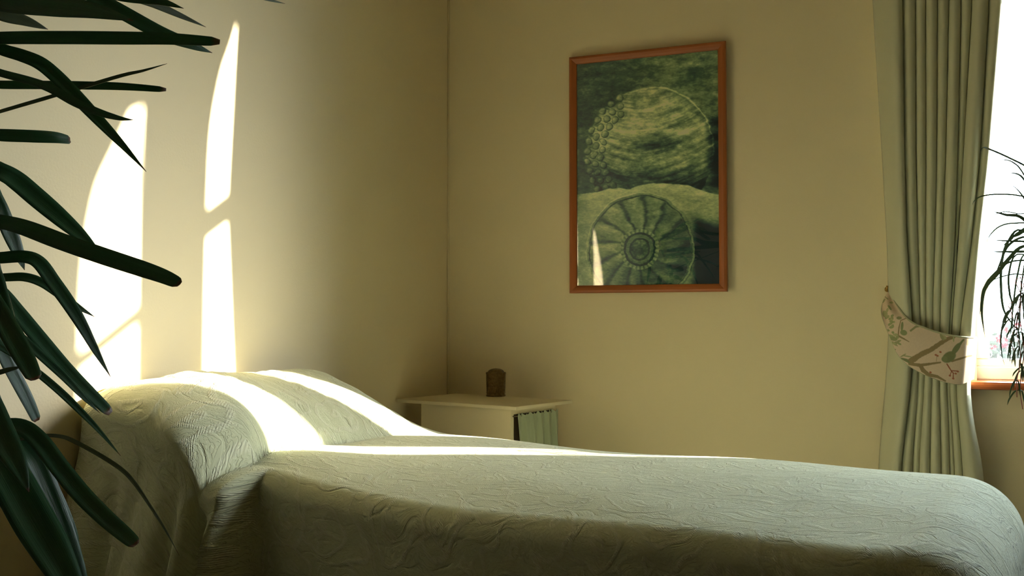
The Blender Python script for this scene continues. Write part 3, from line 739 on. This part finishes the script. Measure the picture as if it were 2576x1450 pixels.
def tie_colors(P):
    base = np.array((0.70, 0.56, 0.44)); brown = np.array((0.30, 0.23, 0.125)); green = np.array((0.21, 0.235, 0.12)); lg = np.array((0.42, 0.42, 0.23)); red = np.array((0.42, 0.15, 0.09))
    C_ = np.ones(P.shape[:2] + (3,)) * base
    nz = fbm(P[..., 0] * 0.3, P[..., 1] * 0.3, 5, 4)
    def line(pts, w, col):
        nonlocal C_
        for i in range(len(pts) - 1):
            d, t = dseg(P, pts[i], pts[i + 1]); wd = (w[i] * (1 - t) + w[i + 1] * t) * (0.75 + 0.5 * nz)
            m = (1 - sstep(-0.5, 0.5, d - wd))[..., None]; C_ = C_ * (1 - m) + col * m
    def blob(c, a, b, ang, col):
        nonlocal C_
        ca_, sa_ = math.cos(ang), math.sin(ang); q = P - np.array(c)
        x = (q[..., 0] * ca_ + q[..., 1] * sa_) / a; y = (-q[..., 0] * sa_ + q[..., 1] * ca_) / b
        m = (1 - sstep(0.85, 1.1, np.sqrt(x * x + y * y)))[..., None]; C_ = C_ * (1 - m) + col * m
    k = 280 / 1353
    def q(x, y): return (2200 + x * k, 700 + y * k)
    line([q(440, 1010), q(560, 930), q(690, 870), q(790, 800), q(880, 745), q(960, 715)], [8, 6.5, 6, 5.5, 5, 4.5], brown)
    line([q(430, 1040), q(560, 1060), q(660, 1045), q(800, 1025)], [4, 4, 3, 2], brown)
    line([q(940, 1010), q(1040, 980), q(1130, 950), q(1200, 940)], [2.5, 2.4, 2, 1.5], brown)
    line([q(560, 1065), q(590, 1120), q(660, 1175), q(760, 1195), q(860, 1250)], [5, 5, 4.5, 3.5, 2], brown)
    line([q(440, 640), q(500, 595), q(560, 585)], [2.5, 2.5, 2], lg * 0.7)
    line([q(285, 700), q(360, 740), q(420, 775)], [2.5, 1.8, 0.8], brown)
    line([q(290, 690), q(300, 600), q(320, 520), q(380, 495)], [1.6, 1.3, 1, 1], brown)
    line([q(880, 1045), q(930, 1125), q(960, 1160)], [1.6, 1.4, 1.2], red * 0.8); line([q(930, 1125), q(1010, 1130)], [1.2, 1.4], red * .8); line([q(935, 1130), q(915, 1185)], [1, 1], red * .8); line([q(955, 1150), q(955, 1220)], [1, 1.5], red * .8)
    for c in ((1010, 1135), (985, 1160), (955, 1220), (915, 1185), (745, 935), (765, 945), (680, 1145), (800, 900)): blob(q(*c), 3.2, 2.4, 0.3, red)
    line([q(760, 940), q(750, 1010)], [0.6, 0.6], brown)
    # bird among the twigs: body and long tail
    blob(q(905, 960), 19, 13, -0.55, green); blob(q(990, 860), 18, 7, -0.95, green); line([q(1000, 850), q(1080, 750)], [4.5, 2], green); blob(q(850, 985), 8, 7, 0, green * 1.15)
    # leaves
    blob(q(355, 665), 9, 7, 0.3, green * 1.3); blob(q(335, 590), 3.5, 12, 0.1, green * 1.3); blob(q(380, 1000), 13, 3, 0.5, green); blob(q(360, 985), 12, 2.5, 0.2, green); blob(q(400, 950), 12, 1.6, 0.15, lg * .8); blob(q(350, 940), 9, 1.8, -0.5, lg * .8)
    blob(q(840, 720), 8, 5, 0.5, lg); blob(q(960, 745), 2.2, 7, 0, lg); blob(q(1130, 780), 5, 9, 0.2, brown * 1.6); blob(q(820, 720), 4, 10, -0.5, lg * .8)
    rs = random.Random(3)
    for _ in range(46):
        s = rs.random(); cx = 110 + 160 * s + rs.uniform(-30, 50); cy = 280 + 560 * s + rs.uniform(-70, 70)
        blob(q(cx, cy), rs.uniform(3, 8), rs.uniform(1.2, 4), rs.uniform(-1.5, 1.5), rs.choice([lg, lg * .8, green * 1.5]))
    blob(q(205, 305), 6, 2.6, 0, lg); blob(q(130, 440), 8, 9, 0, lg * .9); blob(q(235, 740), 10, 5, 0.2, green * 1.3); blob(q(300, 490), 7, 4, 0, lg * .8)
    return np.clip(C_ * (0.95 + 0.1 * nz[..., None]), 0, 1)
tie = tag(empty('curtain_tieback', on_plane(2235, 738, 1, -0.02)), 'pinkish beige curtain band printed with branches and a green bird, gathering the left curtain', 'tieback')
o = link_mesh('band', grid_mesh('band', Vg, nu, nv, colors=tie_colors(PXY)), M_TIE, tie, True)
md = o.modifiers.new('thickness', 'SOLIDIFY'); md.thickness = 0.0025; md.offset = -1
for jj, rad in ((0, 0.0033), (nv - 1, 0.0016)):
    bm = bmesh.new(); tube(bm, [Vector(Vg[i, jj]) + Vector((0, -0.001, 0)) for i in range(0, nu, 4)], rad, 8)
    obj('piping', bm, M_PIPE, tie, True)
# brass hook
hp = on_plane(2232, 728, 1, -0.02)
hk = tag(empty('tieback_hook', (hp.x, 0, hp.z)), 'tiny brass hook on the wall holding the curtain band', 'hook')
bm = bmesh.new(); lathe(bm, [(0, 0), (0.009, 0), (0.009, 0.002), (0.004, 0.004), (0.003, 0.02), (0, 0.02)], (0, 0, 0), 20)
bmesh.ops.transform(bm, matrix=Matrix.Translation((hp.x, 0, hp.z)) @ Matrix.Rotation(math.radians(90), 4, 'X'), verts=bm.verts); obj('rosette', bm, M_BRASS, hk, True)
bm = bmesh.new(); tube(bm, [(hp.x, -0.016, hp.z), (hp.x, -0.024, hp.z - .004), (hp.x, -0.026, hp.z + 0.004), (hp.x, -0.024, hp.z + .011)], [0.003, 0.003, 0.003, 0.004], 10); obj('hook_arm', bm, M_BRASS, hk, True)

# ------------------------------------------------------------------ leaves
def leaf(name, P3, W_, mat, parent, ntip='point', n=40, nref=None, fold=0.18, twist=0.0, wroot=0.55):
    C_ = [Vector(p) for p in catmull([tuple(p) for p in P3], n)]
    cr = 5; A = np.zeros((n + 1, cr, 3)); UV = np.zeros((n + 1, cr, 2))
    for i, c in enumerate(C_):
        t = i / n
        T_ = (C_[min(i + 1, n)] - C_[max(i - 1, 0)]).normalized()
        view = (CAM - c).normalized() if nref is None else Vector(nref)
        nr = (view * 0.85 + Vector((0.15, 0, 0.5))).normalized() if nref is None else view
        sd_ = T_.cross(nr)
        if sd_.length < 1e-4: sd_ = T_.cross(Vector((0, 1, 0)))
        sd_.normalize(); nn = sd_.cross(T_).normalized()
        if twist:
            q = Matrix.Rotation(twist * t, 3, T_); sd_ = q @ sd_; nn = q @ nn
        w = W_ * (wroot + (1 - wroot) * min(1, t / 0.45) ** 0.8)
        if ntip == 'point': w *= max(0.02, 1 - max(0, (t - 0.55) / 0.45) ** 2.2)
        elif ntip == 'blunt': w *= (1 - 0.35 * max(0, (t - 0.6) / 0.4) ** 2) * (1 - 0.45 * max(0, (t - 0.965) / 0.035) ** 2)
        else: w *= max(0.02, 1 - t) ** 0.6
        for k in range(cr):
            s = -1 + 2 * k / (cr - 1)
            A[i, k] = c + sd_ * (w / 2 * s) + nn * (w * fold * (abs(s) ** 1.3 - 0.5))
            UV[i, k] = (t, k / (cr - 1))
    o = link_mesh(name, grid_mesh(name, A, n + 1, cr, UV), mat, parent, True)
    md = o.modifiers.new('thickness', 'SOLIDIFY'); md.thickness = 0.0008; md.offset = 0
    return o

# cane plant at the left edge of the view
SX, SY = at_depth(-165, 600, 1.62).xy
plant = tag(empty('potted_dracaena', (SX, SY, 0)), 'tall potted plant with long dark green strap leaves reaching in front of the left wall', 'potted plant')
bm = bmesh.new(); lathe(bm, [(0, 0), (0.10, 0), (0.13, 0.22), (0.14, 0.22), (0.14, 0.25), (0.125, 0.25), (0.12, 0.215), (0, 0.215)], (SX, SY, 0.0), 40); obj('pot', bm, M_POT, plant, True)
bm = bmesh.new(); lathe(bm, [(0, 0.216), (0.121, 0.216), (0.10, 0.226), (0, 0.23)], (SX, SY, 0.0), 30); obj('soil', bm, M_SOIL, plant, True)
bm = bmesh.new(); tube(bm, [(SX, SY, 0.2), (SX + .01, SY, 0.6), (SX - .01, SY + .01, 1.0), (SX, SY, 1.4), (SX, SY, 1.66)], [0.02, 0.018, 0.016, 0.013, 0.009], 12); obj('stem', bm, M_BARK, plant, True)
G = M_LEAF; U_ = M_LEAFG
LEAVES = [  # centreline px, width px, tip, depth(root..tip), material
 ([(-80, -30), (0, 4), (130, 18), (235, 30), (335, 52)], 68, 'point', 1.50, 1.42, G),
 ([(-90, 0), (0, 36), (60, 52), (121, 74)], 36, 'point', 1.66, 1.72, U_),
 ([(60, -110), (180, -40), (300, 28), (400, 82), (480, 113), (534, 133)], 40, 'point', 1.62, 1.75, G),
 ([(-80, 103), (0, 97), (150, 96), (300, 97), (430, 99), (553, 106)], 37, 'blunt', 1.55, 1.58, G),
 ([(60, -100), (170, -45), (300, -10), (400, 4), (462, 21)], 30, 'point', 1.58, 1.60, G),
 ([(200, -60), (320, -12), (390, 12), (450, 38), (518, 68)], 22, 'point', 1.66, 1.76, U_),
 ([(300, -120), (480, -60), (600, -22), (670, -2), (717, 9)], 12, 'point', 1.66, 1.80, U_),
 ([(-70, 95), (0, 124), (55, 141), (100, 160), (140, 192), (190, 242), (250, 305), (310, 368), (368, 432)], 38, 'point', 1.56, 1.60, G),
 ([(-80, 160), (0, 184), (80, 206), (130, 225), (190, 259), (250, 284), (300, 298), (336, 302)], 25, 'point', 1.50, 1.46, G),
 ([(-80, 210), (0, 214), (150, 215), (300, 218), (418, 226)], 23, 'blunt', 1.66, 1.74, G),
 ([(-60, 300), (0, 281), (150, 237), (300, 192), (360, 178), (420, 160)], 10, 'point', 1.60, 1.60, U_),
 ([(-90, 335), (0, 341), (80, 344), (140, 347), (177, 353)], 34, 'blunt', 1.62, 1.70, G),
 ([(-90, 395), (0, 432), (40, 455), (90, 497), (150, 548), (210, 600), (262, 650)], 52, 'point', 1.60, 1.66, G),
 ([(-90, 550), (0, 560), (60, 574), (150, 608), (250, 643), (350, 676), (410, 697), (452, 716)], 48, 'blunt', 1.50, 1.44, G),
 ([(-60, 420), (-10, 505), (20, 575), (45, 635), (62, 680)], 38, 'point', 1.66, 1.70, G),
 ([(-80, 655), (0, 650), (60, 647), (98, 662), (135, 712), (175, 768), (208, 822), (242, 885), (279, 950)], 36, 'point', 1.56, 1.60, G),
 ([(-80, 694), (0, 699), (60, 698), (105, 712), (150, 742), (200, 775), (239, 798)], 24, 'point', 1.64, 1.68, G),
 ([(-50, 600), (-15, 690), (0, 745), (14, 790), (28, 826)], 38, 'blunt', 1.50, 1.46, G),
 ([(-60, 690), (0, 735), (45, 788), (105, 860), (165, 930), (225, 990), (278, 1041)], 38, 'blunt', 1.60, 1.66, G),
 ([(-60, 790), (0, 822), (50, 848), (105, 897), (160, 948), (210, 1000), (252, 1040)], 22, 'point', 1.58, 1.62, G),
 ([(-70, 850), (30, 890), (99, 942), (150, 985), (197, 1030), (250, 1085), (304, 1148)], 19, 'point', 1.55, 1.56, G),
 ([(-70, 690), (-20, 760), (10, 810), (38, 860), (66, 912), (88, 956)], 52, 'blunt', 1.48, 1.42, G),
 ([(-70, 800), (-10, 860), (25, 925), (52, 975), (75, 1020), (93, 1060)], 32, 'blunt', 1.64, 1.70, G),
 ([(-90, 960), (-10, 940), (25, 930), (60, 922)], 14, 'point', 1.52, 1.52, U_),
 ([(-80, 1090), (0, 1074), (55, 1076), (100, 1112), (150, 1178), (205, 1245), (262, 1302), (315, 1348), (342, 1372)], 46, 'blunt', 1.46, 1.40, G),
 ([(-70, 1135), (40, 1108), (110, 1097), (152, 1099), (182, 1109), (246, 1143), (303, 1180), (336, 1213), (372, 1265), (413, 1329), (451, 1398)], 11, 'point', 1.52, 1.42, U_),
 ([(-60, 1060), (30, 1100), (80, 1150), (110, 1215), (140, 1290), (172, 1370), (205, 1460), (220, 1500)], 56, 'point', 1.56, 1.58, G),
 ([(40, 1110), (100, 1160), (135, 1225), (165, 1290), (188, 1345), (201, 1390)], 22, 'point', 1.60, 1.64, G),
 ([(-80, 1040), (-20, 1130), (30, 1215), (80, 1305), (130, 1390), (180, 1480), (215, 1540)], 98, 'point', 1.48, 1.36, G),
 ([(-70, 930), (-30, 1020), (5, 1100), (40, 1165), (73, 1238)], 66, 'point', 1.40, 1.34, G),
]
for P_, wpx, tip, d0, d1, mt in LEAVES:
    n = len(P_); pts = []
    y0 = min(max(P_[0][1], -20), 1150)
    zr = at_depth(-165, y0, 1.62).z - 0.03
    pts.append(Vector((SX, SY, zr)))
    for i, (x, y) in enumerate(P_):
        t = i / (n - 1); pts.append(at_depth(x, y, d0 + (d1 - d0) * t))
    dm = (d0 + d1) / 2
    leaf('leaf', pts, wpx * dm / F * 1.05, mt, plant, tip, n=46 if n > 6 else 34, wroot=0.7, fold=0.14)
# leaves on the side away from the view
rs = random.Random(8)
for k in range(14):
    z = 1.62 - 0.045 * k; a = math.radians(-90 + rs.uniform(-65, 25)); L_ = rs.uniform(0.32, 0.46)
    dv = Vector((math.cos(a), math.sin(a), 0)); r0 = Vector((SX, SY, z))
    if SX + dv.x * L_ < 0.03: dv.x = max(dv.x, -(SX - 0.04) / L_)
    up = 0.18 - 0.02 * k
    leaf('leaf', [r0, r0 + dv * L_ * .3 + Vector((0, 0, up * .6)), r0 + dv * L_ * .65 + Vector((0, 0, up * .6 - .05)), r0 + dv * L_ + Vector((0, 0, up * .3 - .20))], 0.030, G, plant, 'point', 24, nref=(0.1, 0.05, 1))

# ------------------------------------------------------------------ hanging plant at the window
HC = on_plane(2690, 720, 1, -0.36)
hang = tag(empty('hanging_plant', (HC.x, HC.y, HC.z)), 'trailing plant with thin arching leaves hanging in front of the bright window', 'hanging plant')
bm = bmesh.new(); lathe(bm, [(0, -0.11), (0.055, -0.11), (0.075, 0.0), (0.08, 0.0), (0.08, 0.012), (0.072, 0.012), (0.068, -0.01), (0, -0.01)], HC, 36); obj('pot', bm, M_POTW, hang, True)
bm = bmesh.new(); lathe(bm, [(0, 0.004), (0.066, -0.008), (0.066, -0.011), (0, -0.011)], HC, 24); obj('soil', bm, M_SOIL, hang, True)
for k in range(3):
    a = 2.1 * k + 0.4
    bm = bmesh.new(); tube(bm, [HC + Vector((0.076 * math.cos(a), 0.076 * math.sin(a), 0)), HC + Vector((0, 0, 0.55))], 0.0012, 6); obj('cord', bm, M_CORD, hang, True)
bm = bmesh.new(); tube(bm, [HC + Vector((0, 0, 0.54)), (HC.x, HC.y, ZC)], 0.0014, 6); obj('cord', bm, M_CORD, hang, True)
HL = [  # px centreline, width px
 ([(2640, 470), (2590, 425), (2540, 398), (2490, 376), (2473, 372), (2465, 382)], 7),
 ([(2650, 560), (2600, 505), (2560, 492), (2510, 489), (2470, 494), (2452, 505), (2446, 515)], 6),
 ([(2640, 640), (2576, 553), (2530, 541), (2497, 532)], 12),
 ([(2640, 620), (2600, 545), (2560, 538), (2530, 533), (2502, 540), (2495, 552)], 4),
 ([(2640, 640), (2600, 570), (2550, 562), (2515, 570), (2492, 590), (2482, 610)], 6),
 ([(2640, 650), (2590, 612), (2540, 607), (2486, 604)], 8),
 ([(2650, 660), (2600, 636), (2540, 634), (2483, 634)], 10),
 ([(2640, 640), (2576, 620), (2535, 655), (2508, 690), (2485, 715), (2473, 740), (2470, 790), (2478, 850)], 14),
 ([(2640, 650), (2590, 655), (2540, 660), (2500, 690), (2478, 720), (2468, 760), (2465, 800)], 7),
 ([(2640, 660), (2570, 580), (2535, 610), (2520, 660), (2518, 720), (2525, 780), (2550, 820), (2563, 832)], 9),
 ([(2640, 670), (2560, 640), (2538, 690), (2540, 740), (2546, 770), (2525, 810), (2518, 850), (2520, 890), (2527, 918)], 7),
 ([(2640, 680), (2580, 640), (2560, 690), (2550, 760), (2545, 810), (2540, 870)], 6),
 ([(2640, 560), (2576, 440), (2550, 410), (2525, 402), (2505, 405)], 5),
 ([(2640, 600), (2590, 480), (2570, 445), (2550, 436), (2538, 437)], 7),
 ([(2640, 660), (2590, 690), (2550, 690), (2510, 700), (2488, 712)], 5),
 ([(2640, 650), (2595, 605), (2570, 598), (2535, 620), (2515, 665), (2500, 700)], 9),
 ([(2640, 640), (2600, 575), (2560, 590), (2545, 600), (2520, 622)], 16),
 ([(2640, 620), (2610, 560), (2570, 490), (2540, 460)], 6),
 ([(2650, 660), (2590, 640), (2572, 700), (2566, 770), (2562, 840), (2558, 900)], 5),
]
for i, (P_, wpx) in enumerate(HL):
    Yd = -0.34 + 0.03 * math.sin(i * 2.4)
    pts = [HC + Vector((0, 0, 0.0))] + [on_plane(x, y, 1, Yd - 0.03 + 0.02 * k) for k, (x, y) in enumerate(P_)]
    leaf('leaf', pts, wpx * 0.72 * 3.05 / F, M_LEAF2, hang, 'point', 40, wroot=0.6)
# runners with plantlets trailing below the pot
for i, (xa, ya, yb, sw) in enumerate(((2562, 700, 1000, 6), (2571, 690, 1030, 5), (2580, 700, 960, 4), (2548, 760, 905, 5))):
    pts = [HC] + [on_plane(xa + sw * math.sin(k * 1.7 + i), ya + (yb - ya) * k / 7, 1, -0.36 + 0.01 * i) for k in range(8)]
    bm = bmesh.new(); tube(bm, [Vector(p) for p in catmull([tuple(p) for p in pts], 50)], 0.0014, 6); obj('runner', bm, M_ROOT, hang, True)
    rr_ = random.Random(i)
    for k in range(2, 8, 1):
        c = pts[k + 0]
        for m in range(2):
            dx = rr_.uniform(-0.03, 0.012); L_ = rr_.uniform(0.03, 0.06)
            leaf('plantlet_leaf', [c, c + Vector((dx * .5, -0.005, -0.1 * L_)), c + Vector((dx, 0.0, -0.6 * L_)), c + Vector((dx * 1.2, 0, -L_))], 0.0045, M_LEAF2, hang, 'point', 10)
for k in range(12):
    a = rs.uniform(-1.2, 1.2); L_ = rs.uniform(0.22, 0.35); dv = Vector((math.cos(a), math.sin(a) * .5 - .15, 0)); up = rs.uniform(0.03, 0.13)
    leaf('leaf', [HC, HC + dv * L_ * .4 + Vector((0, 0, up)), HC + dv * L_ * .8 + Vector((0, 0, up * .3)), HC + dv * L_ + Vector((0, 0, -0.15))], 0.010, M_LEAF2, hang, 'point', 20, nref=(0, 0, 1))

# ------------------------------------------------------------------ garden beyond the window
bm = bmesh.new(); box(bm, (-12, 0.3, -0.7), (25, 40, -0.6)); tag(obj('lawn', bm, M_LAWN), kind='structure')
rs = random.Random(12)
cshr = on_plane(2545, 880, 1, 3.2)
shr = tag(empty('garden_shrub', (cshr.x, 3.2, -0.6)), 'pale leafy garden shrub with red flowers seen low through the window', 'shrub')
bm = bmesh.new()
for k in range(8000):
    while True:
        p = Vector((rs.uniform(-1, 1), rs.uniform(-1, 1), rs.uniform(-1, 1)))
        if 0.45 < p.length < 1: break
    c = Vector((cshr.x + 0.15 + p.x * 1.15, 3.4 + p.y * 0.8, 0.25 + p.z * 0.86)); s = rs.uniform(0.02, 0.045)
    q = Euler((rs.uniform(0, 6), rs.uniform(0, 6), rs.uniform(0, 6))).to_matrix()
    vs = [bm.verts.new(c + q @ Vector(v) * s) for v in ((0, -1, 0), (0.45, 0, 0.1), (0, 1, 0), (-0.45, 0, 0.1))]
    bm.faces.new(vs)
o = obj('foliage', bm, M_SHRUB, shr)
bm = bmesh.new()
for k in range(14): 
    a = rs.uniform(0, 6.28); tube(bm, [(cshr.x + .2, 3.4, -0.6), (cshr.x + .2 + .4 * math.cos(a), 3.4 + .3 * math.sin(a), 0.2), (cshr.x + .2 + .8 * math.cos(a), 3.4 + .6 * math.sin(a), 0.2 + rs.uniform(0.2, .7))], [0.02, 0.01, 0.004], 6)
obj('branches', bm, M_BARK, shr, True)
for px, py in ((2512, 848), (2512, 858), (2524, 868), (2528, 872), (2536, 831), (2560, 819), (2498, 872), (2530, 852)):
    c = on_plane(px, py, 1, 2.62)
    bm = bmesh.new()
    for j in range(7):
        q = Euler((rs.uniform(0, 6), rs.uniform(0, 6), rs.uniform(0, 6))).to_matrix()
        vs = [bm.verts.new(c + q @ Vector(v) * 0.022) for v in ((0, 0, 0), (0.5, 0.5, 0.15), (0, 1, 0.2), (-0.5, 0.5, 0.15))]; bm.faces.new(vs)
    obj('flower', bm, M_RED, shr)
